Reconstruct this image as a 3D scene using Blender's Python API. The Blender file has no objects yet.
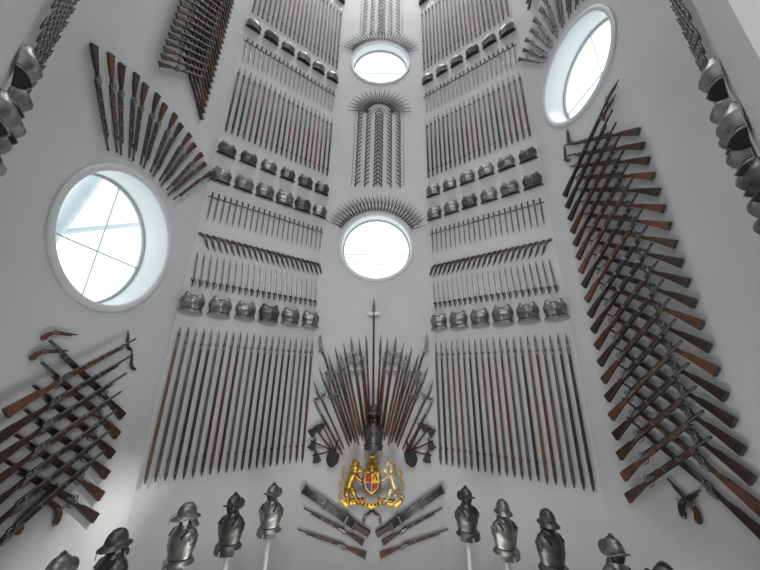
import bpy, math, random
from mathutils import Vector, Matrix
from mathutils.geometry import tessellate_polygon
random.seed(7)
S=6.0; CAMZ=3.6; F=297.0; PITCH=math.radians(18.35); ROLL=math.radians(1.0); CX=0.016
sc=bpy.context.scene
sc.view_settings.view_transform='Standard'
# ---------------------------------------------------------------- materials
def mat(name,col,metal=0.0,rough=0.5,noise=0.0,scale=20,bump=0.0):
    m=bpy.data.materials.new(name); m.use_nodes=True; nt=m.node_tree; b=nt.nodes['Principled BSDF']
    b.inputs['Base Color'].default_value=(*col,1); b.inputs['Metallic'].default_value=metal; b.inputs['Roughness'].default_value=rough
    if noise>0 or bump>0:
        tc=nt.nodes.new('ShaderNodeTexCoord'); n=nt.nodes.new('ShaderNodeTexNoise'); n.inputs['Scale'].default_value=scale; n.inputs['Detail'].default_value=4
        nt.links.new(tc.outputs['Object'],n.inputs['Vector'])
        if noise>0:
            r=nt.nodes.new('ShaderNodeValToRGB'); c2=tuple(c*(1-noise) for c in col)
            r.color_ramp.elements[0].position=.35; r.color_ramp.elements[1].position=.65
            r.color_ramp.elements[0].color=(*c2,1); r.color_ramp.elements[1].color=(*col,1)
            nt.links.new(n.outputs['Fac'],r.inputs['Fac']); nt.links.new(r.outputs['Color'],b.inputs['Base Color'])
        if bump>0:
            bp=nt.nodes.new('ShaderNodeBump'); bp.inputs['Strength'].default_value=bump; bp.inputs['Distance'].default_value=.01
            nt.links.new(n.outputs['Fac'],bp.inputs['Height']); nt.links.new(bp.outputs['Normal'],b.inputs['Normal'])
    return m
M={
'wall':mat('plaster_wall',(.64,.64,.645),0,.75,.05,1.2,.04),
'rim':mat('white_paint',(.70,.72,.73),0,.45,.03,5),
'steel':mat('steel',(.34,.34,.35),.9,.36,.45,14,.05),
'blade':mat('blade_steel',(.30,.30,.31),.9,.40,.4,9),
'dark':mat('dark_iron',(.055,.055,.06),.8,.42,.4,12),
'armor':mat('armour_steel',(.36,.355,.345),.9,.42,.5,9,.08),
'armorb':mat('blackened_armour',(.17,.167,.163),.85,.44,.5,9,.08),
'gunm':mat('gunmetal',(.12,.12,.125),.85,.38,.4,15),
'wood1':mat('walnut_wood',(.10,.038,.020),0,.42,.55,7,.03),
'wood2':mat('oak_wood',(.17,.066,.030),0,.45,.5,7,.03),
'wood3':mat('dark_wood',(.042,.021,.015),0,.4,.4,7,.03),
'ash1':mat('ash_shaft_grey',(.13,.11,.10),0,.55,.4,9),
'ash2':mat('ash_shaft_brown',(.20,.10,.06),0,.5,.4,9),
'ash3':mat('ash_shaft_dark',(.04,.032,.03),0,.5,.4,9),
'ash4':mat('ash_shaft_red',(.12,.048,.03),0,.5,.4,9),
'brass':mat('brass',(.40,.27,.10),.9,.38,.3,20),
'gold':mat('gilt',(.80,.48,.09),.75,.36,.55,22),
'silver':mat('silvered',(.85,.74,.48),.5,.4,.3,25),
'red':mat('red_enamel',(.5,.02,.02),.1,.4,.2,20),
'blue':mat('blue_enamel',(.02,.05,.28),.1,.4,.2,20),
'leather_and_shade':mat('black_leather_and_shade',(.02,.018,.016),0,.6,.3,20,.1),
'floor':mat('stone_floor',(.35,.34,.32),0,.4,.2,3),
'beam':mat('steelwork_white',(.45,.50,.53),.1,.5,.1,3),
}
g=bpy.data.materials.new('window_glass'); g.use_nodes=True; nt=g.node_tree; nt.nodes.clear()
o=nt.nodes.new('ShaderNodeOutputMaterial'); mx=nt.nodes.new('ShaderNodeMixShader'); tr=nt.nodes.new('ShaderNodeBsdfTransparent'); gl=nt.nodes.new('ShaderNodeBsdfGlossy')
tr.inputs['Color'].default_value=(.93,.97,.97,1); gl.inputs['Roughness'].default_value=.02; mx.inputs['Fac'].default_value=.05
nt.links.new(tr.outputs[0],mx.inputs[1]); nt.links.new(gl.outputs[0],mx.inputs[2]); nt.links.new(mx.outputs[0],o.inputs[0]); M['glass']=g
# ---------------------------------------------------------------- mesh kit
class T:
    def __init__(s): s.V=[]; s.F=[]
    def add(s,o,Mx=None,remap=None):
        k=len(s.V)
        s.V+= [Mx@v for v in o.V] if Mx is not None else list(o.V)
        for f,m,sm in o.F:
            if remap and m in remap: m=remap[m]
            s.F.append((tuple(i+k for i in f),m,sm))
        return s
    def tube(s,pts,rad,n=8,m='steel',cap=True,flat=(1,1),up=None):
        pts=[Vector(p) for p in pts]
        if not isinstance(rad,(list,tuple)): rad=[rad]*len(pts)
        k=len(s.V); N=None
        for i,p in enumerate(pts):
            d=(pts[min(i+1,len(pts)-1)]-pts[max(i-1,0)])
            if d.length<1e-9: d=Vector((0,0,1))
            d.normalize()
            if N is None:
                r=Vector(up) if up else (Vector((0,0,1)) if abs(d.z)<.9 else Vector((1,0,0)))
                N=(r-d*r.dot(d)).normalized()
            else: N=(N-d*N.dot(d)).normalized()
            B=d.cross(N)
            for j in range(n):
                a=2*math.pi*j/n
                s.V.append(p+(N*math.cos(a)*flat[0]+B*math.sin(a)*flat[1])*rad[i])
        for i in range(len(pts)-1):
            for j in range(n):
                j2=(j+1)%n
                s.F.append(((k+i*n+j,k+i*n+j2,k+(i+1)*n+j2,k+(i+1)*n+j),m,True))
        if cap:
            s.F.append((tuple(k+j for j in range(n))[::-1],m,False)); e=k+(len(pts)-1)*n
            s.F.append((tuple(e+j for j in range(n)),m,False))
        return s
    def extr(s,poly,z0,z1,m,bev=0.0):
        n=len(poly); k=len(s.V)
        lay=[(z0,0),(z1-bev*.6 if bev else z1,0)]
        if bev: lay.append((z1,bev))
        for z,b in lay:
            for i,(x,y) in enumerate(poly):
                if b:
                    a=Vector(poly[i-1]); c=Vector(poly[(i+1)%n]); t=(c-a)
                    t=t.normalized() if t.length>1e-9 else Vector((1,0)); nn=Vector((t.y,-t.x))
                    if not s._ccw(poly): nn=-nn
                    s.V.append(Vector((x-nn.x*b,y-nn.y*b,z)))
                else: s.V.append(Vector((x,y,z)))
        for l in range(len(lay)-1):
            for i in range(n):
                j=(i+1)%n; s.F.append(((k+l*n+i,k+l*n+j,k+(l+1)*n+j,k+(l+1)*n+i),m,False))
        s.F.append((tuple(range(k+n-1,k-1,-1)),m,False)); e=k+(len(lay)-1)*n
        s.F.append((tuple(range(e,e+n)),m,False)); return s
    def _ccw(s,p): return sum(p[i-1][0]*p[i][1]-p[i][0]*p[i-1][1] for i in range(len(p)))>0
    def grid(s,fn,nu,nv,m,closeu=False):
        k=len(s.V)
        for j in range(nv+1):
            for i in range(nu if closeu else nu+1): s.V.append(Vector(fn(i/nu,j/nv)))
        w=nu if closeu else nu+1
        for j in range(nv):
            for i in range(nu):
                i2=(i+1)%w; s.F.append(((k+j*w+i,k+j*w+i2,k+(j+1)*w+i2,k+(j+1)*w+i),m,True))
        return s
    def box(s,c,d,m):
        x,y,z=c; a,b,e=[v/2 for v in d]
        return s.extr([(x-a,y-b),(x+a,y-b),(x+a,y+b),(x-a,y+b)],z-e,z+e,m)
    def ball(s,c,r,m,n=10):
        c=Vector(c); r=r if isinstance(r,(tuple,list)) else (r,r,r)
        return s.grid(lambda u,v:(c.x+r[0]*math.sin(math.pi*v)*math.cos(2*math.pi*u),c.y+r[1]*math.cos(math.pi*v),c.z+r[2]*math.sin(math.pi*v)*math.sin(2*math.pi*u)),n,n//2+2,m,True)
def obj(name,t,parent=None,wall=None):
    me=bpy.data.meshes.new(name); base=Matrix.Identity(4); V=t.V
    if wall:
        base=wall.mx(0,0); inv=base.inverted(); V=[inv@v for v in V]
    mn=Vector([min(v[i] for v in V) for i in range(3)]); mxx=Vector([max(v[i] for v in V) for i in range(3)]); c=(mn+mxx)/2
    me.from_pydata([tuple(v-c) for v in V],[],[f for f,_,_ in t.F])
    names=[]; idx=[]
    for _,m,_ in t.F:
        if m not in names: names.append(m)
        idx.append(names.index(m))
    for n in names: me.materials.append(M[n])
    me.polygons.foreach_set('material_index',idx); me.polygons.foreach_set('use_smooth',[sm for _,_,sm in t.F]); me.update()
    ob=bpy.data.objects.new(name,me); bpy.context.collection.objects.link(ob)
    mw=base@Matrix.Translation(c)
    if parent: ob.parent=parent; mw=Matrix.Translation(-parent.location)@mw
    ob.matrix_local=mw
    return ob
def empty(name,loc):
    e=bpy.data.objects.new(name,None); bpy.context.collection.objects.link(e); e.location=loc; e.empty_display_size=.2; return e
# ---------------------------------------------------------------- camera
camd=bpy.data.cameras.new('camera'); cam=bpy.data.objects.new('camera',camd); bpy.context.collection.objects.link(cam)
camd.sensor_width=36; camd.lens=F/760*36; camd.clip_start=.05; camd.clip_end=200
RC=Matrix.Rotation(math.pi/2+PITCH,4,'X')@Matrix.Rotation(ROLL,4,'Z')
CL=Vector((CX*S,0,CAMZ)); cam.matrix_world=Matrix.Translation(CL)@RC; sc.camera=cam
# ---------------------------------------------------------------- walls
class Wall:
    def __init__(s,name,a,b):
        s.name=name; s.a=Vector((a[0]*S,a[1]*S,0)); s.b=Vector((b[0]*S,b[1]*S,0)); s.L=(s.b-s.a).length/S
        s.d=(s.b-s.a).normalized(); s.n=s.d.cross(Vector((0,0,1)))
    def mx(s,u,h,rot=0,off=0,flip=False,sc=1.0):
        p=s.a+s.d*u*S+Vector((0,0,CAMZ+h*S))+s.n*off
        R=Matrix(((s.d.x,0,s.n.x,0),(s.d.y,0,s.n.y,0),(0,1,0,0),(0,0,0,1)))
        m=Matrix.Translation(p)@R@Matrix.Rotation(rot,4,'Z')
        if flip: m=m@Matrix.Diagonal((1,-1,1,1))
        if sc!=1: m=m@Matrix.Scale(sc,4)
        return m
    def sv(s,px,py):     # survey of the wall from the photograph: -> (distance along wall, height), in S units
        d=(RC.to_3x3()@Vector(((px-380)/F,(285-py)/F,-1)))
        t=(s.a-CL).dot(s.n)/d.dot(s.n); p=CL+d*t
        return ((p-s.a).dot(s.d)/S,(p.z-CAMZ)/S)
P=[(-.25,.13),(-.562,.358),(-.522,.775),(-.207,1.0),(.207,1.0),(.522,.775),(.562,.358),(.25,.13)]
WN=['wall_rear_left','wall_left','wall_front_left','wall_front','wall_front_right','wall_right','wall_rear_right']
W={n:Wall(n,P[i],P[i+1]) for i,n in enumerate(WN)}
RL,SL,PL,CW,PR,SR,RR=[W[n] for n in WN]
W['wall_alcove_left']=Wall('wall_alcove_left',(-.25,-.35),(-.25,.13))
W['wall_alcove_right']=Wall('wall_alcove_right',(.25,.13),(.25,-.35))
W['wall_back']=Wall('wall_back',(.25,-.35),(-.25,-.35))
H0,H1=-.6,2.7
holes={'wall_front':[(CW.L/2,CW.sv(376,246)[1],1,1),(CW.L/2,CW.sv(379,63)[1],1,1),(CW.L/2,2.36,1,1)],
 'wall_left':[(*SL.sv(121,238),.93,1.14),(SL.L/2,1.75,1,1)],'wall_right':[(*SR.sv(574,71),.94,1.03)]}
HR=.127; RR_=.141
for n,w in W.items():
    poly=[[Vector((0,H0,0)),Vector((w.L,H0,0)),Vector((w.L,H1,0)),Vector((0,H1,0))]]
    for (u,h,kx,ky) in holes.get(n,[]):
        poly.append([Vector((u+kx*HR*math.cos(-a*math.pi/32),h+ky*HR*math.sin(-a*math.pi/32),0)) for a in range(64)])
    flat=[p for l in poly for p in l]; t=T()
    for p in flat: t.V.append(w.mx(p.x,p.y)@Vector((0,0,0)))
    for tri in tessellate_polygon(poly): t.F.append((tuple(tri),'wall',False))
    obj(n,t,None,w)
allp=P+[(.25,-.35),(-.25,-.35)]
t=T(); t.V=[Vector((x*S,y*S,CAMZ+H0*S)) for x,y in allp]; t.F=[(tuple(range(len(allp)))[::-1],'floor',False)]; obj('floor',t)
t=T(); t.V=[Vector((x*S,y*S,CAMZ+H1*S)) for x,y in allp]; t.F=[(tuple(range(len(allp))),'wall',False)]; obj('ceiling',t)
# windows
wi=0
for n,hl in holes.items():
    w=W[n]
    for (u,h,kx,ky) in hl:
        wi+=1; m0=w.mx(u,h); e=empty('window_%d'%wi,m0.translation); mx=m0@Matrix.Diagonal((kx,ky,1,1))
        side=w in (SL,SR)
        r=HR*S; R=RR_*S; D=.42 if side else .24
        prof=[(r+.0,-D),(r,-.001),(r+.004,.02),(r+.015,.03),(R-.015,.03),(R,.02),(R,.001)]
        a=T().grid(lambda x,y:(lambda q:(q[0]*math.cos(2*math.pi*x),q[0]*math.sin(2*math.pi*x),q[1]))(prof[min(int(round(y*(len(prof)-1))),len(prof)-1)]),72,len(prof)-1,'rim',True)
        obj('reveal_ring',T().add(a,mx),e)
        b=T()
        prof2=[(r-.025,-D+.02),(r-.025,-D+.07),(r,-D+.07)]
        b.grid(lambda x,y:(lambda q:(q[0]*math.cos(2*math.pi*x),q[0]*math.sin(2*math.pi*x),q[1]))(prof2[int(round(y*2))]),64,2,'beam',True)
        b.box((0,-.12,-D+.03),(2*r,.012,.03),'beam')
        if side: b.box((.1,0,-D+.03),(.010,2*r*.97,.02),'beam')
        obj('glazing_frame',T().add(b,mx),e)
        gs=T(); gs.V=[Vector((r*math.cos(i*math.pi/32),r*math.sin(i*math.pi/32),-D+.02)) for i in range(64)]; gs.F=[(tuple(range(64)),'glass',False)]
        obj('glass_pane',T().add(gs,mx),e)
        c=T()
        if side:
            c.tube([(-2.4,-1.3,-1.6),(2.2,1.3,-1.6)],.045,8,'beam'); c.tube([(-.2,-1.8,-1.5),(.75,1.9,-1.5)],.12,8,'beam')
        else:
            c.tube([(-1.3,.2,-1.5),(1.3,.15,-1.5)],.018,8,'beam'); c.tube([(.25,-1.3,-1.4),(.3,1.3,-1.4)],.012,8,'beam')
        obj('outside_steelwork',T().add(c,mx),e)
# ---------------------------------------------------------------- weapons (x = along, y = up, z = off the wall)
def blade2(t,x0,x1,w,th,m='blade',curve=0,n=6,tip=.12,y=0):
    L=x1-x0; st=[]
    for i in range(n+1):
        f=i/n; ww=w*(1 if f<1-tip else max(.02,(1-f)/tip)); st.append((x0+L*f,y+curve*math.sin(f*math.pi*.5)**2,ww))
    k=len(t.V)
    for x,yy,ww in st:
        for a,b in ((ww,0),(0,th),(-ww,0),(0,-th)): t.V.append(Vector((x,yy+a,b)))
    for i in range(n):
        for j in range(4):
            j2=(j+1)%4; t.F.append(((k+i*4+j,k+i*4+j2,k+i*4+4+j2,k+i*4+4+j),m,False))
    t.F.append(((k,k+1,k+2,k+3),m,False))
def musket(L=1.4,wood='wood1'):
    t=T(); k=L/1.4; y_=.80
    p=[(0,-.095),(-.006,-.04),(0,.022),(.02,.028),(.27,.024),(.34,.010),(.40,.016),(.46,.026),(.8,.024),(1.18,.020),(1.2,.0),(1.18,-.010),(.8,-.014),(.55,-.022),(.44,-.028),(.36,-.028),(.28,-.042),(.12,-.07)]
    t.extr([(x*k,y*y_) for x,y in p],-.021,.021,wood,.006)
    t.tube([(.46*k,.028,0),(.62*k,.028,0),(L-.01,.024,0),(L,.024,0)],[.021,.018,.014,.0145],8,'gunm')
    t.tube([(.58*k,-.018,0),(1.22*k,-.010,0)],.006,5,'gunm')
    t.extr([(.40*k,-.012),(.55*k,-.010),(.57*k,.008),(.52*k,.020),(.42*k,.016)],.019,.029,'steel',.002)
    t.tube([(.44*k,.01,.032),(.445*k,.042,.032),(.475*k,.056,.032),(.49*k,.043,.032)],[.009,.008,.007,.005],6,'steel')
    t.tube([(.50*k,.02,.030),(.52*k,.046,.027)],.008,6,'steel')
    t.tube([(.38*k,-.025,0),(.40*k,-.05,0),(.46*k,-.054,0),(.50*k,-.022,0)],.005,5,'gunm')
    t.tube([(.43*k,-.025,0),(.435*k,-.044,0)],.004,5,'steel')
    for x in (.72,.95,1.15): t.box((x*k,.010,0),(.02,.050,.048),'steel')
    t.box((-.002,-.030,0),(.008,.098,.043),'gunm')
    return t
def pistol(L=.42,wood='wood1'):
    t=T(); k=L/.42
    p=[(.0,-.115),(-.025,-.10),(-.02,-.06),(.02,-.01),(.06,.016),(.10,.022),(.33,.018),(.34,0),(.30,-.010),(.14,-.018),(.09,-.026),(.055,-.06),(.035,-.105)]
    t.extr([(x*k,y*k) for x,y in p],-.016*k,.016*k,wood,.005)
    t.tube([(.10*k,.026*k,0),(.42*k,.024*k,0)],[.015*k,.011*k],8,'gunm')
    t.ball((.002*k,-.112*k,0),(.024*k,.018*k,.021*k),'steel',8)
    t.extr([(.07*k,-.004*k),(.16*k,-.004*k),(.17*k,.010*k),(.09*k,.014*k)],.015*k,.022*k,'steel',.001)
    t.tube([(.09*k,.01*k,.024*k),(.085*k,.045*k,.024*k),(.11*k,.055*k,.024*k)],.007*k,5,'steel')
    t.tube([(.085*k,-.02*k,0),(.10*k,-.05*k,0),(.14*k,-.045*k,0),(.15*k,-.016*k,0)],.004*k,5,'gunm')
    t.tube([(.14*k,-.014*k,0),(.36*k,-.004*k,0)],.004*k,5,'wood3')
    return t
def sword(L=.8,curve=0,kind=0):
    t=T(); blade2(t,.13,L,.021,.007,'blade',curve,7,.2)
    t.tube([(0.02,0,0),(.06,0,0),(.12,0,0)],[.014,.019,.015],8,'leather_and_shade')
    t.ball((0,0,0),.026,'steel',8)
    if kind==0:
        t.tube([(.13,-.085,.006),(.13,0,0),(.13,.085,-.006)],[.013,.011,.013],6,'gunm')
    else:
        t.tube([(.135,.05,0),(.13,-.02,0),(.10,-.055,0),(.04,-.05,0),(0,-.01,0)],[.010,.011,.010,.009,.007],6,'gunm')
        t.extr([(.115,.045),(.15,.04),(.155,-.035),(.12,-.045)],-.014,.022,'gunm',.004)
    return t
def bayonet(L=.55):
    t=T(); blade2(t,.10,L,.015,.008,'blade',0,5,.35); t.tube([(0,0,0),(.10,0,0)],.018,8,'gunm'); t.tube([(.10,0,0),(.13,.03,0)],.008,5,'gunm'); return t
def pike(L=2.1,shaft='ash1',var=0):
    t=T(); t.tube([(0,0,0),(.06,0,0),(.10,0,0),(L*.5,0,0),(L-.24,0,0)],[.008,.019,.0215,.0215,.0185],8,shaft)
    t.tube([(0,0,0),(.07,0,0),(.11,0,0)],[.003,.0205,.0225],8,'gunm')
    t.tube([(L-.34,0,0),(L-.20,0,0),(L-.16,0,0)],[.0195,.020,.011],8,'steel')
    if var%2==0: blade2(t,L-.17,L,.021,.009,'steel',0,5,.7)
    else: t.tube([(L-.17,0,0),(L-.12,0,0),(L,0,0)],[.011,.017,.002],4,'steel')
    return t
def halberd(L=2.0,shaft='wood1',kind=0):
    t=T(); t.tube([(0,0,0),(.1,0,0),(L-.5,0,0),(L-.35,0,0)],[.012,.018,.018,.016],8,shaft)
    t.tube([(L-.62,0,0),(L-.34,0,0)],[.019,.021],8,'gunm')
    if kind==0:
        blade2(t,L-.36,L,.022,.009,'blade',0,5,.85)
        t.extr([(L-.50,.015),(L-.56,.10),(L-.53,.17),(L-.44,.145),(L-.36,.17),(L-.34,.10),(L-.38,.015)],-.006,.006,'blade')
        t.extr([(L-.50,-.015),(L-.46,-.06),(L-.47,-.13),(L-.41,-.07),(L-.39,-.015)],-.006,.006,'blade')
    elif kind==1:
        t.extr([(L-.40,-.02),(L-.42,.025),(L-.30,.05),(L-.15,.035),(L-.03,-.03),(L,-.075),(L-.10,-.055),(L-.22,-.03)],-.007,.007,'steel')
        t.extr([(L-.33,.04),(L-.30,.10),(L-.27,.045)],-.005,.005,'steel')
    elif kind==2:
        blade2(t,L-.36,L,.045,.010,'blade',0,8,.9)
        for q in (1,-1): t.extr([(L-.38,.01*q),(L-.36,.10*q),(L-.29,.13*q),(L-.32,.06*q),(L-.30,.02*q)],-.006,.006,'blade')
    else: blade2(t,L-.34,L,.026,.009,'blade',0,6,.8)
    return t
def lerp_tab(pts,v):
    for (a,x),(b,y) in zip(pts,pts[1:]):
        if v<=b: return x+(y-x)*(v-a)/(b-a)
    return pts[-1][1]
def breastplate(m='armor'):
    t=T(); H=.37
    hw=lambda v: lerp_tab([(0,.215),(.08,.195),(.14,.180),(.2,.182),(.4,.205),(.6,.215),(.75,.195),(.88,.165),(1,.155)],v)
    dp=lambda v: lerp_tab([(0,.15),(.07,.125),(.13,.11),(.25,.15),(.45,.18),(.65,.165),(.85,.12),(1,.085)],v)
    def fn(u,v):
        a=(u*2-1); y=(v-.5)*H; y-=max(0,(v-.7)/.3)*.065*max(0,1-(abs(a)/.62)**2); y-= .02*max(0,1-abs(a)*1.2)*(1-v)**3
        ang=a*math.pi/2; z=dp(v)*(abs(math.cos(ang))**.75)+.018*max(0,1-abs(a)*5)
        return (hw(v)*math.sin(ang),y,.01+z)
    t.grid(fn,20,14,m)
    t.tube([fn(.19+.62*i/12,1) for i in range(13)],.009,6,m)
    t.tube([fn(i/14,0) for i in range(15)],.008,6,m)
    t.tube([(p[0]*1.01,p[1],p[2]+.004) for p in [fn(i/14,.13) for i in range(15)]],.007,6,'leather_and_shade')
    k=len(t.V); b=[fn(i/14,.02) for i in range(15)]; t.V+=[Vector(p) for p in b]; t.F.append((tuple(range(k,k+15)),'leather_and_shade',False))  # dark cap over the open bottom: painted shade of the hollow inside
    for q in (-1,1):
        t.tube([(q*.135,.15,.075),(q*.13,.188,.045),(q*.125,.19,.0)],[.018,.018,.016],6,m,flat=(.4,1)); t.ball((q*.13,.155,.095),.010,'brass',6)
    return t
def helmet(m='armor',kind=0):
    t=T()
    t.grid(lambda u,v:(.105*math.sin(math.pi/2*v)*math.cos(2*math.pi*u),.15*math.cos(math.pi/2*v)**.85,.13*math.sin(math.pi/2*v)*math.sin(2*math.pi*u)),20,9,m,True)
    def brim(u,v):
        a=2*math.pi*u; k=1+.40*v*(1 if kind==0 else .6+.5*abs(math.sin(a))); lift=.05*v*v*math.sin(a)**2-.03*v*math.cos(a)**2
        if kind==1: lift=-.04*v
        return (.107*k*math.cos(a),lift,.132*k*math.sin(a))
    t.grid(brim,28,4,m,True); t.tube([brim(i/28,1) for i in range(29)],.006,5,m,False)
    if kind==0:
        n=12; arc=[(-.13+.26*i/n, .0+.15*math.cos((i/n-.5)*math.pi)**.8+.028*math.cos((i/n-.5)*math.pi)) for i in range(n+1)]
        k=len(t.V)
        for z,y in arc: t.V.append(Vector((0,y,z*.95)))
        t.F.append((tuple(range(k,k+n+1)),m,False))
        t.tube([(0,y,z*.95) for z,y in arc],[.004]+[.009]*(n-1)+[.004],6,m)
    else:
        for a in range(-3,4):
            t.tube([(.10*math.sin(a*.42)*math.sin(f*math.pi/2),.152*math.cos(f*math.pi/2)+.002,.132*math.cos(a*.42)*math.sin(f*math.pi/2)) for f in (0,.3,.6,.9)],.005,5,m)
        for j in range(4): # lobster tail
            t.grid(lambda u,v:((.085+.008*j)*math.sin((u-.5)*2.2),-.02-.035*j-.04*v,-(.12+.02*j+.012*v)*math.cos((u-.5)*2.2)),8,1,m)
        t.tube([(0,.03,.14),(0,.0,.20),(0,-.10,.205)],[.008,.006,.005],6,m)
    for q in (-1,1):
        t.grid(lambda u,v:(q*(.100-.02*v),-.005-.11*v,(.06-.10*u)*(1-.45*v)),4,4,m)
    t.ball((0,-.03,0),(.075,.10,.095),'leather_and_shade',12)
    return t
def cuirass(m='armor'):
    t=T(); H=.44
    pts=[(0,.215,.165),(.08,.19,.14),(.14,.172,.125),(.3,.19,.145),(.5,.212,.168),(.68,.22,.16),(.82,.205,.13),(.92,.165,.10),(1,.085,.075)]
    def q(v,i): return lerp_tab([(a[0],a[i]) for a in pts],v)
    def fn(u,v):
        a=2*math.pi*u; c,s_=math.cos(a),math.sin(a)
        k=.03*max(0,s_)**8*(1-abs(v-.4)); return (q(v,1)*c,(v-.5)*H,q(v,2)*s_+k)
    t.grid(fn,28,18,m,True)
    t.tube([fn(i/28,0) for i in range(29)],.009,6,m,False); t.tube([fn(i/28,.14) for i in range(29)],.010,6,'leather_and_shade',False)
    t.grid(lambda u,v:(.082*(1+.35*(1-v))*math.cos(2*math.pi*u),.20+.05*v,.085*(1+.25*(1-v))*math.sin(2*math.pi*u)),20,3,m,True)
    for s_ in (-1,1):
        t.tube([(s_*.175,.16+.0,.02),(s_*.215,.09,.06),(s_*.225,.02,.03),(s_*.22,.02,-.03),(s_*.21,.1,-.06),(s_*.175,.16,.02)],.013,6,m)
        t.tube([(s_*.12,.11,.135),(s_*.14,.175,.07),(s_*.14,.185,0),(s_*.13,.16,-.08)],[.020]*4,6,'leather_and_shade',flat=(.4,1))
        for j in range(2): t.grid(lambda u,v:(s_*(.015+.185*u),-.215-.035*j-.04*v,.170+.010*j-.10*u*u+.01*v),6,1,m)
    return t
def axe(L=.6):
    t=T(); t.tube([(0,0,0),(L,0,0)],[.014,.013],8,'wood1'); t.extr([(L-.10,.01),(L-.14,.11),(L-.07,.135),(L+.02,.12),(L-.02,.01)],-.01,.01,'gunm',.003)
    t.extr([(L-.09,-.01),(L-.06,-.09),(L-.03,-.01)],-.012,.012,'gunm'); return t
# ---------------------------------------------------------------- racks
pk={}
def pk_get(L,s,v):
    key=(round(L,2),s,v)
    if key not in pk: pk[key]=pike(L,s,v)
    return pk[key]
def pikes(w,ua,ub,h0,h1,n):
    L=(h1-h0)*S; t=T()
    for i in range(n):
        u=ua+(ub-ua)*i/(n-1); t.add(pk_get(L,random.choice(['ash1','ash1','ash2','ash3','ash3','ash4']),random.randint(0,1)),w.mx(u,h0+random.uniform(-.001,.001),math.pi/2,.05))
    for f in (.12,.88):
        hh=h0+(h1-h0)*f
        for i in range(n):
            u=ua+(ub-ua)*i/(n-1); t.add(T().box((0,0,.02),(.05,.018,.05),'gunm'),w.mx(u,hh,0,.006))
    obj('pike_rack',t,None,w)
def avg(w,*pts): return sum(w.sv(*p)[1] for p in pts)/len(pts)
u_in=PL.sv(303,440)[0]; u_out=PL.sv(157,430)[0]
lay={}
lay['pk1']=(avg(PL,(147,478),(300,465)),avg(PL,(180,323),(310,342)))
lay['bp1']=avg(PL,(193,299),(308,322))
lay['sw3']=(avg(PL,(188,285),(314,306)),avg(PL,(192,250),(314,279)))
lay['ps']=avg(PL,(197,234),(316,270))
lay['sw2']=(avg(PL,(203,215),(318,256)),avg(PL,(208,188),(319,232)))
lay['bpB']=avg(PL,(222,172),(317,215)); lay['bpA']=avg(PL,(231,145),(320,195))
lay['pk2']=(avg(PL,(225,130),(327,180)),avg(PL,(248,66),(331,123)))
lay['sw1']=(avg(PL,(242,62),(329,112)),avg(PL,(247,38),(331,93)))
lay['bpT']=avg(PL,(259,24),(331,83))
bpA=breastplate('armor'); bpB=breastplate('armorb')
sws=[sword(.8,0,0),sword(.8,.03,1)]; bay=bayonet(.6)
def swords(w,ua,ub,hh,n,kind):
    L=(hh[1]-hh[0])*S; k=L/.8; t=T()
    for i in range(n):
        t.add(sws[kind],w.mx(ua+(ub-ua)*i/(n-1),hh[1] if kind==0 else hh[0],-math.pi/2 if kind==0 else math.pi/2,.04,False,k))
    obj('sword_display',t,None,w)
pw=[pistol(.42,'wood1'),pistol(.42,'wood3'),pistol(.42,'wood2')]
def pistols(w,ua,ub,h,n,flip,sc_=.74):
    t=T()
    for i in range(n):
        t.add(pw[random.choice([0,1,1,1])],w.mx(ua+(ub-ua)*i/(n-1),h+.016,math.radians(-70 if not flip else -110),.04,flip,sc_))
    obj('pistol_display',t,None,w)
def bps(w,ua,ub,h,n,sc_):
    t=T()
    for i in range(n): t.add(random.choice([bpA,bpA,bpB]),w.mx(ua+(ub-ua)*(i+.0)/(n-1),h,random.uniform(-.03,.03),.012,False,sc_*random.uniform(.95,1.05)))
    obj('breastplate_display',t,None,w)
for w,rev in ((PL,False),(PR,True)):
    ua,ub=u_out,u_in
    if rev: ua,ub=w.L-u_in,w.L-u_out
    pikes(w,ua,ub,*lay['pk1'],21)
    bps(w,ua+.014,ub-.014,lay['bp1'],6,.84)
    swords(w,ua+.004,ub-.004,lay['sw3'],22,1)
    pistols(w,ua+.004,ub-.004,lay['ps'],22,rev)
    swords(w,ua+.004,ub-.004,lay['sw2'],22,0)
    bps(w,ua+.016,ub-.016,lay['bpB'],6,.82); bps(w,ua+.016,ub-.016,lay['bpA'],6,.78)
    pikes(w,ua,ub,*lay['pk2'],21)
    swords(w,ua+.004,ub-.004,lay['sw1'],22,0)
    bps(w,ua+.014,ub-.014,lay['bpT'],6,.78)
    pikes(w,ua,ub,lay['bpT']+.06,lay['bpT']+.50,21)
    bps(w,ua+.014,ub-.014,lay['bpT']+.56,6,.8)
    pikes(w,ua,ub,lay['bpT']+.62,lay['bpT']+.98,21)
for w,rev in ((RL,True),(RR,False)):
    def span(a,b): return (a,b) if not rev else (w.L-b,w.L-a)
    pikes(w,*span(.06,w.L-.04),*lay['pk1'],18)
    for h in (.205,.275,.345): bps(w,*span(.042,.19),h,3,.60)
    for j in range(8): pistols(w,*span(.014,.2),.405+.036*j,9,rev,.56)
    swords(w,*span(.03,w.L-.04),(.72,.84),18,0)
    pikes(w,*span(.03,w.L-.04),.9,1.3,18)
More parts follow.
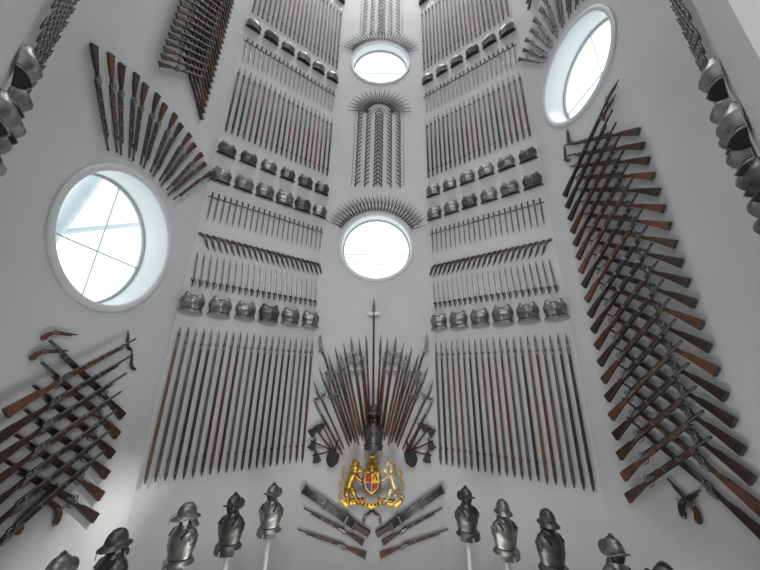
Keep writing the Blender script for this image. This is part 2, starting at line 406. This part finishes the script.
# ---------------------------------------------------------------- side walls: musket herringbones
mk=[musket(1.4,'wood1'),musket(1.4,'wood2'),musket(1.4,'wood3'),musket(1.4,'wood1'),musket(1.4,'wood3')]
def herring(w,h0,h1,n,near,far,scale=1.0,ang=35,skip_far=0,skip_near=0):
    t=T(); lo_is_far=(w is SR)
    for i in range(n):
        h=h0+(h1-h0)*i/(n-1)
        a,b=(far,near) if lo_is_far else (near,far)
        if not (i>=n-(skip_far if lo_is_far else skip_near)): t.add(random.choice(mk),w.mx(a,h-.012,math.radians(ang),.12,False,scale))
        if not (i>=n-(skip_near if lo_is_far else skip_far)): t.add(random.choice(mk),w.mx(b,h,math.radians(180-ang),.05,True,scale))
    obj('musket_herringbone',t,None,w)
herring(SR,-.19,.505,20,.30,.088,.97)
herring(SL,-.25,-.035,7,SL.L-.30,SL.L-.088,.95,35,1,0)
herring(SL,.74,1.32,24,SL.L-.26,SL.L-.085,.8,42)
herring(SR,1.25,2.0,24,.27,.10,.8,42)
def fan(w,c,a0,a1,n,r0,scale=.9,flip=False):
    t=T()
    for i in range(n):
        a=math.radians(a0+(a1-a0)*i/(n-1)); r=r0+1.4*scale/S
        t.add(random.choice(mk),w.mx(c[0]+r*math.cos(a),c[1]+r*math.sin(a),a+math.pi,.05+.03*(i%2),flip,scale))
    obj('musket_fan',t,None,w)
cl=holes['wall_left'][0]; cr=holes['wall_right'][0]
fan(SL,cl,118,60,14,.175,.84,True)
fan(SR,cr,62,120,14,.165,.82,False)
def pistol_at(w,px,py,rot,flip=False,scale=1.0):
    u,h=w.sv(px,py); t=T().add(random.choice(pw),w.mx(u,h,math.radians(rot),.04,flip,scale)); obj('flintlock_pistol',t,None,w)
for a in [(SL,42,332,0,False,.7),(SL,30,352,5,False,.7),(SL,124,350,100,False,.6),(SL,128,370,100,False,.6),(SL,10,526,40,False,.9),(SR,568,163,80,False,.8),(SR,571,146,80,False,.8),(SR,604,118,20,False,.7),(SR,607,104,20,False,.7)]: pistol_at(*a)
pistol_at(SL,60,514,140,True,.85); pistol_at(SR,680,506,35,False,.85); pistol_at(SR,706,516,140,True,.85)
# ---------------------------------------------------------------- front wall
mid=CW.L/2
def blade_fan(c,r,a0,a1,n,L):
    t=T()
    for i in range(n):
        a=math.radians(a0+(a1-a0)*i/(n-1)); s_=L*(1 if i%2 else .78)/.6
        t.add(bay,CW.mx(c[0]+r*math.cos(a),c[1]+r*math.sin(a),a+(.16 if i%2 else -.16),.04+.02*(i%2),False,s_),{'blade':'gunm'})
    obj('bayonet_fan',t,None,CW)
c1,c2,c3=holes['wall_front']
blade_fan(c1,.148,28,152,57,.44); blade_fan(c2,.148,28,152,53,.44)
def panel(h0,h1,rows,arch):
    t=T(); cols=[-.094,-.057,-.020]
    for i in range(rows):
        h=h0+(h1-h0)*i/(rows-1)
        for c in cols:
            t.add(pw[1],CW.mx(mid+c,h,math.radians(38),.03,False,.46)); t.add(pw[1],CW.mx(mid-c,h,math.radians(142),.03,True,.46))
    for x in (-.104,.104,-.006,.006):
        t.tube([CW.mx(mid+x,h0)@Vector((0,0,.02)),CW.mx(mid+x,h1)@Vector((0,0,.02))],.005,6,'gunm')
    if arch:
        for i in range(37):
            a=math.pi*i/36; r=.05
            t.add(bay,CW.mx(mid+r*math.cos(a),h1+.01+.9*r*math.sin(a),a,.04,False,.66 if i%2 else .9),{'blade':'gunm'})
        for rr in (.03,.06):
            t.tube([CW.mx(mid+rr*math.cos(a*math.pi/16),h1+rr*math.sin(a*math.pi/16))@Vector((0,0,.02)) for a in range(17)],.007,6,'gunm')
    obj('pistol_panel',t,None,CW)
pt=CW.sv(377,114)[1]; pb=CW.sv(377,186)[1]; panel(pb,pt,20,True)
panel(CW.sv(379,34)[1],1.98,14,False)
t=T()
def staff(tip,base,kind,off,shaft='wood1',flip=False):
    a=CW.sv(*base); b=CW.sv(*tip); d=Vector((b[0]-a[0],b[1]-a[1])); L=d.length*S
    t.add(halberd(L,shaft,kind),CW.mx(a[0],a[1],math.atan2(d.y,d.x),off,flip))
staff((374,299),(373,440),2,.13,'wood3')
lst=[((366,334),(371,442),3),((359,336),(369,440),0),((351,337),(366,442),2),((343,341),(363,440),0),((335,346),(359,444),3),((328,352),(356,442),0),((318,336),(352,440),1),((319,366),(350,446),3),((314,380),(345,448),2),((313,398),(343,454),3),
     ((362,352),(370,430),3),((354,354),(366,432),2),((346,360),(362,434),3),((337,366),(357,438),3),((328,378),(352,442),2),((340,352),(360,436),3)]
for i,(tp,bs,k) in enumerate(lst):
    sh=random.choice(['wood1','wood2','wood3','ash4']); off=.05+.03*(i%3)
    staff(tp,bs,k,off,sh,False); staff((747-tp[0],tp[1]),(747-bs[0],bs[1]),k,off,sh,True)
obj('staff_weapon_fan',t,None,CW)
for q in (-1,1):
    t=T()
    for i,(tx,ty) in enumerate([(314,426),(322,422),(312,440),(314,454)]):
        x0,y0=337,455-2*i
        if q==1: tx=744-tx; x0=744-x0
        a=CW.sv(x0,y0); b=CW.sv(tx,ty); d=Vector((b[0]-a[0],b[1]-a[1])); t.add(axe(d.length*S),CW.mx(a[0],a[1],math.atan2(d.y,d.x),.05+.02*i,q==1))
    c=CW.sv(372+q*38,456); t.add(T().extr([(-.10,.10),(.10,.10),(.11,-.04),(.06,-.12),(0,-.15),(-.06,-.12),(-.11,-.04)],0,.03,'dark',.01).tube([(0,.1,.02),(0,.3,.02)],.015,8,'wood3'),CW.mx(c[0],c[1],q*.25,.14))
    obj('axe_trophy',t,None,CW)
c=CW.sv(374,423); t=T(); t.add(cuirass('armorb'),CW.mx(c[0],c[1]-.026,0,.26,False,.78)); t.add(helmet('armorb',1),CW.mx(c[0],c[1]+.036,0,.28,False,.82)); obj('cuirass_trophy',t,None,CW)
def volley(L=1.35):
    t=T()
    for j in range(4):
        for kk in range(2): t.tube([(.30,-.045+.030*j,.02+.03*kk),(L,-.045+.030*j,.02+.03*kk)],.0145,8,'steel' if kk else 'gunm')
    t.extr([(0,-.06),(0,.03),(.18,.04),(.34,.06),(.42,.062),(.42,-.062),(.34,-.062),(.18,-.045)],-.01,.05,'wood3',.01)
    for x in (.44,.85,1.28): t.box((x,0,.033),(.03,.13,.08),'gunm')
    t.tube([(.22,.02,.06),(.24,.07,.06),(.29,.06,.06)],.012,6,'steel'); return t
for q in (-1,1):
    def px(x): return x if q==-1 else 746-x
    a=CW.sv(px(369),533); b=CW.sv(px(304),487); d=Vector((b[0]-a[0],b[1]-a[1])); t=T().add(volley(d.length*S),CW.mx(a[0],a[1],math.atan2(d.y,d.x),.05,q==1))
    obj('volley_gun',t,None,CW)
    for (p0,p1,k) in (((366,552),(298,529),1),((364,540),(304,508),0)):
        a=CW.sv(px(p0[0]),p0[1]); b=CW.sv(px(p1[0]),p1[1]); d=Vector((b[0]-a[0],b[1]-a[1]))
        t=T().add(mk[k],CW.mx(a[0],a[1],math.atan2(d.y,d.x),.05 ,q==-1,d.length*S/1.4)); obj('musket',t,None,CW)
    a=CW.sv(372+q*10,518); t=T().add(pw[0],CW.mx(a[0],a[1],math.radians(150 if q==1 else 30),.04,q==1,.6)); obj('flintlock_pistol',t,None,CW)
# ---------------------------------------------------------------- royal coat of arms
c=CW.sv(372,477); K=CW.mx(c[0],c[1],0,.16,False,1.0)
e=empty('royal_coat_of_arms',K.translation)
KS=K@Matrix.Translation((0,-.02,.0))@Matrix.Diagonal((.80,.84,1,1))
def part(name,t,k=None): obj(name,T().add(t,k or K),e)
t=T(); sh=[(-.15,.16),(-.05,.175),(0,.165),(.05,.175),(.15,.16),(.155,0),(.12,-.11),(.05,-.175),(0,-.20),(-.05,-.175),(-.12,-.11),(-.155,0)]
t.extr([(x*1.08,y*1.08) for x,y in sh],.02,.05,'gold',.01)
for sx,sy,mm in ((-1,1,'red'),(1,1,'gold'),(-1,-1,'blue'),(1,-1,'red')):
    pl=[(0,.155) ,(.135,.15),(.14,0),(0,0)] if sy>0 else [(0,0),(.14,0),(.11,-.10),(.05,-.155),(0,-.175)]
    t.extr([(x*sx,y) for x,y in pl],.045,.062,mm,.003)
t.box((0,0,.062),(.014,.32,.012),'gold'); t.box((0,0,.062),(.27,.014,.012),'gold')
for sx,y0,mm in ((-1,.11,'gold'),(-1,.07,'gold'),(-1,.03,'gold'),(1,-.04,'gold'),(1,-.08,'gold'),(1,-.12,'gold')):
    t.tube([(sx*.02,y0,.066),(sx*.06,y0+.012,.07),(sx*.105,y0,.066)],[.006,.010,.006],6,mm)
t.tube([(.03,.03,.066),(.04,.10,.07),(.07,.13,.07),(.09,.09,.07),(.11,.03,.066)],[.010,.014,.016,.014,.010],8,'red'); t.tube([(-.07,-.03,.066),(-.045,-.08,.07),(-.07,-.13,.066)],.008,6,'gold')
part('shield',t,KS)
t=T(); t.tube([(.19*math.cos(a*math.pi/16),.0+.205*math.sin(a*math.pi/16),.03) for a in range(33)],.020,6,'blue',False,flat=(.6,1))
for rr in (.17,.21): t.tube([(rr*math.cos(a*math.pi/16),(rr+.015)*math.sin(a*math.pi/16),.04) for a in range(33)],.006,6,'gold',False)
part('garter',t,KS)
t=T()
t.tube([(0,.20,.04),(0,.24,.05),(0,.27,.05)],[.05,.062,.05],12,'gold')
t.grid(lambda u,v:((.085+.02*v)*math.cos(2*math.pi*u),.27+.045*v,.05+(.055+.02*v)*math.sin(2*math.pi*u)),20,2,'gold',True)
t.ball((0,.32,.05),(.075,.04,.05),'red',12)
for a in range(6):
    an=a*math.pi/6
    t.tube([(.10*math.cos(an)*math.cos(f),.315+.07*math.sin(f),.05+.07*math.sin(an)*math.cos(f)) for f in [math.pi*j/8 for j in range(9)]],.008,6,'gold')
t.ball((0,.40,.05),.018,'gold',8)
for a in range(8): t.ball((.105*math.cos(a*math.pi/4),.33,.05+.075*math.sin(a*math.pi/4)),.014,'gold',6)
t.tube([(-.05,.42,.05),(-.02,.44,.05),(.03,.445,.05),(.055,.47,.05)],[.016,.022,.024,.02],8,'gold'); t.ball((.06,.485,.05),.026,'gold',8)
for x in (-.045,-.02,.025,.045): t.tube([(x,.435,.05),(x,.405,.05)],.008,6,'gold')
t.tube([(-.05,.43,.05),(-.085,.45,.05),(-.08,.49,.05),(-.06,.5,.05)],[.007,.006,.006,.01],6,'gold')
for q in (-1,1):
    t.tube([(q*.07,.24,.03),(q*.12,.26,.04),(q*.15,.22,.04),(q*.17,.25,.04),(q*.16,.27,.04)],[.018,.018,.014,.010,.006],6,'gold')
part('crown_and_crest',t,K@Matrix.Translation((0,-.05,0))@Matrix.Diagonal((1,.92,1,1)))
def KL(q): return K@Matrix.Translation((q*-.02,.01,.01))@Matrix.Translation((-q*.36,0,0))@Matrix.Diagonal((1.14,1.15,1.2,1))@Matrix.Translation((q*.36,0,0))
t=T()
t.tube([(-.37,-.13,.05),(-.36,-.06,.06),(-.335,.02,.06),(-.30,.09,.065),(-.275,.13,.07)],[.05,.066,.058,.074,.062],10,'gold')
t.tube([(-.285,.10,.065),(-.275,.16,.07),(-.275,.215,.08)],[.078,.080,.055],10,'gold'); t.ball((-.275,.20,.095),(.052,.055,.05),'gold',12)
t.tube([(-.27,.19,.12),(-.265,.18,.155)],[.03,.022],8,'gold')
for a in range(12): an=a*math.pi/6; t.tube([(-.277+.045*math.cos(an),.19+.05*math.sin(an),.09),(-.277+.085*math.cos(an),.18+.09*math.sin(an),.075)],[.018,.005],5,'gold')
for x in (-.31,-.24): t.ball((x,.243,.09),.015,'gold',6)
t.tube([(-.31,.25,.09),(-.275,.275,.09),(-.24,.25,.09)],.012,6,'gold')
t.tube([(-.275,.11,.08),(-.215,.135,.10),(-.175,.12,.09),(-.15,.135,.08)],[.040,.030,.022,.026],8,'gold')
t.tube([(-.29,.06,.07),(-.225,.04,.09),(-.185,.01,.09),(-.16,.02,.08)],[.040,.030,.022,.026],8,'gold')
t.tube([(-.35,-.11,.07),(-.285,-.12,.09),(-.26,-.19,.08),(-.235,-.245,.07),(-.20,-.25,.08)],[.060,.046,.028,.024,.028],8,'gold')
t.tube([(-.38,-.12,.04),(-.39,-.19,.04),(-.36,-.235,.04),(-.375,-.28,.04),(-.335,-.285,.05)],[.056,.042,.028,.024,.028],8,'gold')
t.tube([(-.40,-.10,.04),(-.46,-.12,.04),(-.50,-.05,.04),(-.45,.03,.04),(-.46,.11,.04),(-.43,.16,.04)],[.016,.015,.014,.014,.016,.008],6,'gold'); t.ball((-.445,.15,.04),(.024,.036,.02),'gold',8)
part('lion_supporter',t,KL(1))
t=T()
t.tube([(.37,-.13,.05),(.36,-.06,.06),(.335,.02,.06),(.30,.09,.065),(.285,.12,.07)],[.05,.062,.052,.062,.048],10,'silver')
t.tube([(.295,.09,.065),(.315,.16,.07),(.30,.22,.08),(.275,.245,.08)],[.055,.044,.036,.032],10,'silver')
t.tube([(.295,.25,.085),(.255,.225,.10),(.225,.195,.105)],[.032,.028,.017],8,'silver')
t.tube([(.27,.265,.09),(.235,.36,.10)],[.010,.002],6,'gold'); t.tube([(.30,.265,.09),(.31,.295,.09)],[.012,.003],5,'silver')
for i in range(6): t.tube([(.325+.005*i,.25-.03*i,.075),(.36+.004*i,.235-.03*i,.07),(.365,.21-.03*i,.07)],[.012,.012,.004],5,'gold')
t.tube([(.28,.10,.08),(.22,.145,.10),(.18,.12,.09),(.155,.14,.08)],[.036,.026,.019,.022],8,'silver')
t.tube([(.29,.05,.07),(.225,.05,.09),(.19,.01,.09),(.165,.025,.08)],[.036,.026,.019,.022],8,'silver')
t.tube([(.35,-.11,.07),(.285,-.12,.09),(.275,-.19,.08),(.235,-.245,.07),(.205,-.25,.08)],[.056,.042,.023,.021,.026],8,'silver')
t.tube([(.38,-.12,.04),(.38,-.19,.04),(.40,-.235,.04),(.365,-.28,.04),(.335,-.285,.05)],[.054,.038,.023,.021,.026],8,'silver')
t.tube([(.40,-.10,.04),(.46,-.11,.04),(.49,-.04,.04),(.45,.03,.04),(.47,.10,.04),(.44,.15,.04)],[.014,.014,.014,.018,.018,.006],6,'gold')
t.tube([(.27,.12,.11),(.30,.10,.12),(.33,.10,.12)],.009,6,'gold'); t.tube([(.26,.03,.11),(.34,-.12,.12),(.42,-.16,.08),(.47,-.26,.06)],.006,5,'gold')
part('unicorn_supporter',t,KL(-1))
t=T()
sp=[(-.50,-.24),(-.42,-.30),(-.30,-.285),(-.18,-.27),(-.08,-.31),(0,-.325),(.08,-.31),(.18,-.27),(.30,-.285),(.42,-.30),(.50,-.24)]
k=len(t.V)
for x,y in sp:
    t.V+= [Vector((x,y-.032,.06+.02*math.cos(x*14))),Vector((x,y+.032,.06+.02*math.cos(x*14)))]
for i in range(len(sp)-1): t.F.append(((k+2*i,k+2*i+2,k+2*i+3,k+2*i+1),'gold',True))
for i in range(9): t.box((-.24+.06*i,-.288-.02*math.cos((i-4)*.5),.085),(.03,.022,.008),'leather_and_shade')
for dy in (-.034,.034): t.tube([(x,y+dy,.06+.02*math.cos(x*14)) for x,y in sp],.009,6,'gold')
for q in (-1,1):
    t.tube([(q*.50,-.24,.05),(q*.545,-.20,.05),(q*.52,-.15,.05),(q*.48,-.17,.05)],[.02,.018,.014,.006],6,'gold')
    t.tube([(q*.1,-.22,.04),(q*.2,-.25,.04),(q*.33,-.26,.04),(q*.42,-.24,.04)],[.02,.03,.03,.015],6,'gold')
    for x in (.15,.24): t.ball((q*x,-.225,.06),.022,'red' if q<0 else 'gold',8)
part('motto_scroll',t,K@Matrix.Translation((0,-.03,0)))
obj('mounting_bracket',T().add(T().box((0,-.02,-.06),(.2,.3,.14),'dark'),K),e)
# ---------------------------------------------------------------- armour on stands
def stand(x,y,top,yaw,i):
    base=CAMZ+H0*S; z=CAMZ+top*S; t=T(); m=['armor','armorb'][i%2]; k=.74
    Rz=Matrix.Translation((x*S,y*S,0))@Matrix.Rotation(yaw,4,'Z')@Matrix.Rotation(math.pi/2,4,'X')
    t.add(helmet(m,(i//2)%2),Rz@Matrix.Translation((0,z-.18*k,.01))@Matrix.Rotation(random.uniform(-.6,.6),4,'Y')@Matrix.Scale(k,4))
    t.add(cuirass(m),Rz@Matrix.Translation((0,z-.53*k,0))@Matrix.Scale(k,4))
    t.tube([Rz@Vector((0,base+.03,0)),Rz@Vector((0,z-.3,0))],[.03,.03],12,'rim')
    t.tube([Rz@Vector((0,base,0)),Rz@Vector((0,base+.03,0))],[.20,.19],24,'rim')
    obj('armour_on_stand',t)
sp=[(-.224,.81,-.224),(-.278,.73,-.221),(-.329,.65,-.210),(-.390,.573,-.221),(-.408,.502,-.224)]
for i,(x,y,h) in enumerate(sp):
    for q in (1,-1):
        stand(x*q,y,h,(x*q)*1.2,i if q==1 else i+1)
# ---------------------------------------------------------------- light
wd=bpy.data.worlds.new('overcast_sky'); sc.world=wd; wd.use_nodes=True; b=wd.node_tree.nodes['Background']; b.inputs[0].default_value=(.90,.96,.98,1); b.inputs[1].default_value=2.4
def area(name,loc,tgt,size,power,col=(1,1,1)):
    l=bpy.data.lights.new(name,'AREA'); l.shape='DISK'; l.size=size; l.energy=power; l.color=col
    o=bpy.data.objects.new(name,l); bpy.context.collection.objects.link(o); o.location=loc
    o.rotation_euler=(Vector(tgt)-Vector(loc)).to_track_quat('-Z','Y').to_euler(); return o
area('skylight_fill',(0,.58*S,CAMZ+2.6*S),(0,.58*S,0),4.5,400,(.97,.985,1))  # unseen area light added below the ceiling to stand in for a skylight
area('rear_fill',(0,-.25*S,CAMZ+.6*S),(0,S,CAMZ+.3*S),2.2,130,(.99,.99,1))  # added fill from behind the camera, not a fitting of the hall
area('low_fill',(0,.5*S,CAMZ-.5*S),(0,.7*S,CAMZ+1.5*S),2.0,60,(1,.98,.96))  # added upward fill near the floor; no lantern stands here
l=bpy.data.lights.new('sun','SUN'); l.energy=3.2; l.angle=math.radians(3); l.color=(1,.97,.92)
so=bpy.data.objects.new('sun',l); bpy.context.collection.objects.link(so); so.location=(10,0,12)
so.rotation_euler=Vector((-1.09,.10,-1.10)).to_track_quat('-Z','Y').to_euler()
l=bpy.data.lights.new('spot_lamp','SPOT'); l.energy=110; l.spot_size=math.radians(28); l.spot_blend=1; l.color=(1,.87,.70); l.shadow_soft_size=.1
so=bpy.data.objects.new('spot_lamp',l); bpy.context.collection.objects.link(so); so.location=(0,.35*S,CAMZ+.9*S)
so.rotation_euler=(Vector((-.05*S,S,CAMZ-.22*S))-so.location).to_track_quat('-Z','Y').to_euler()
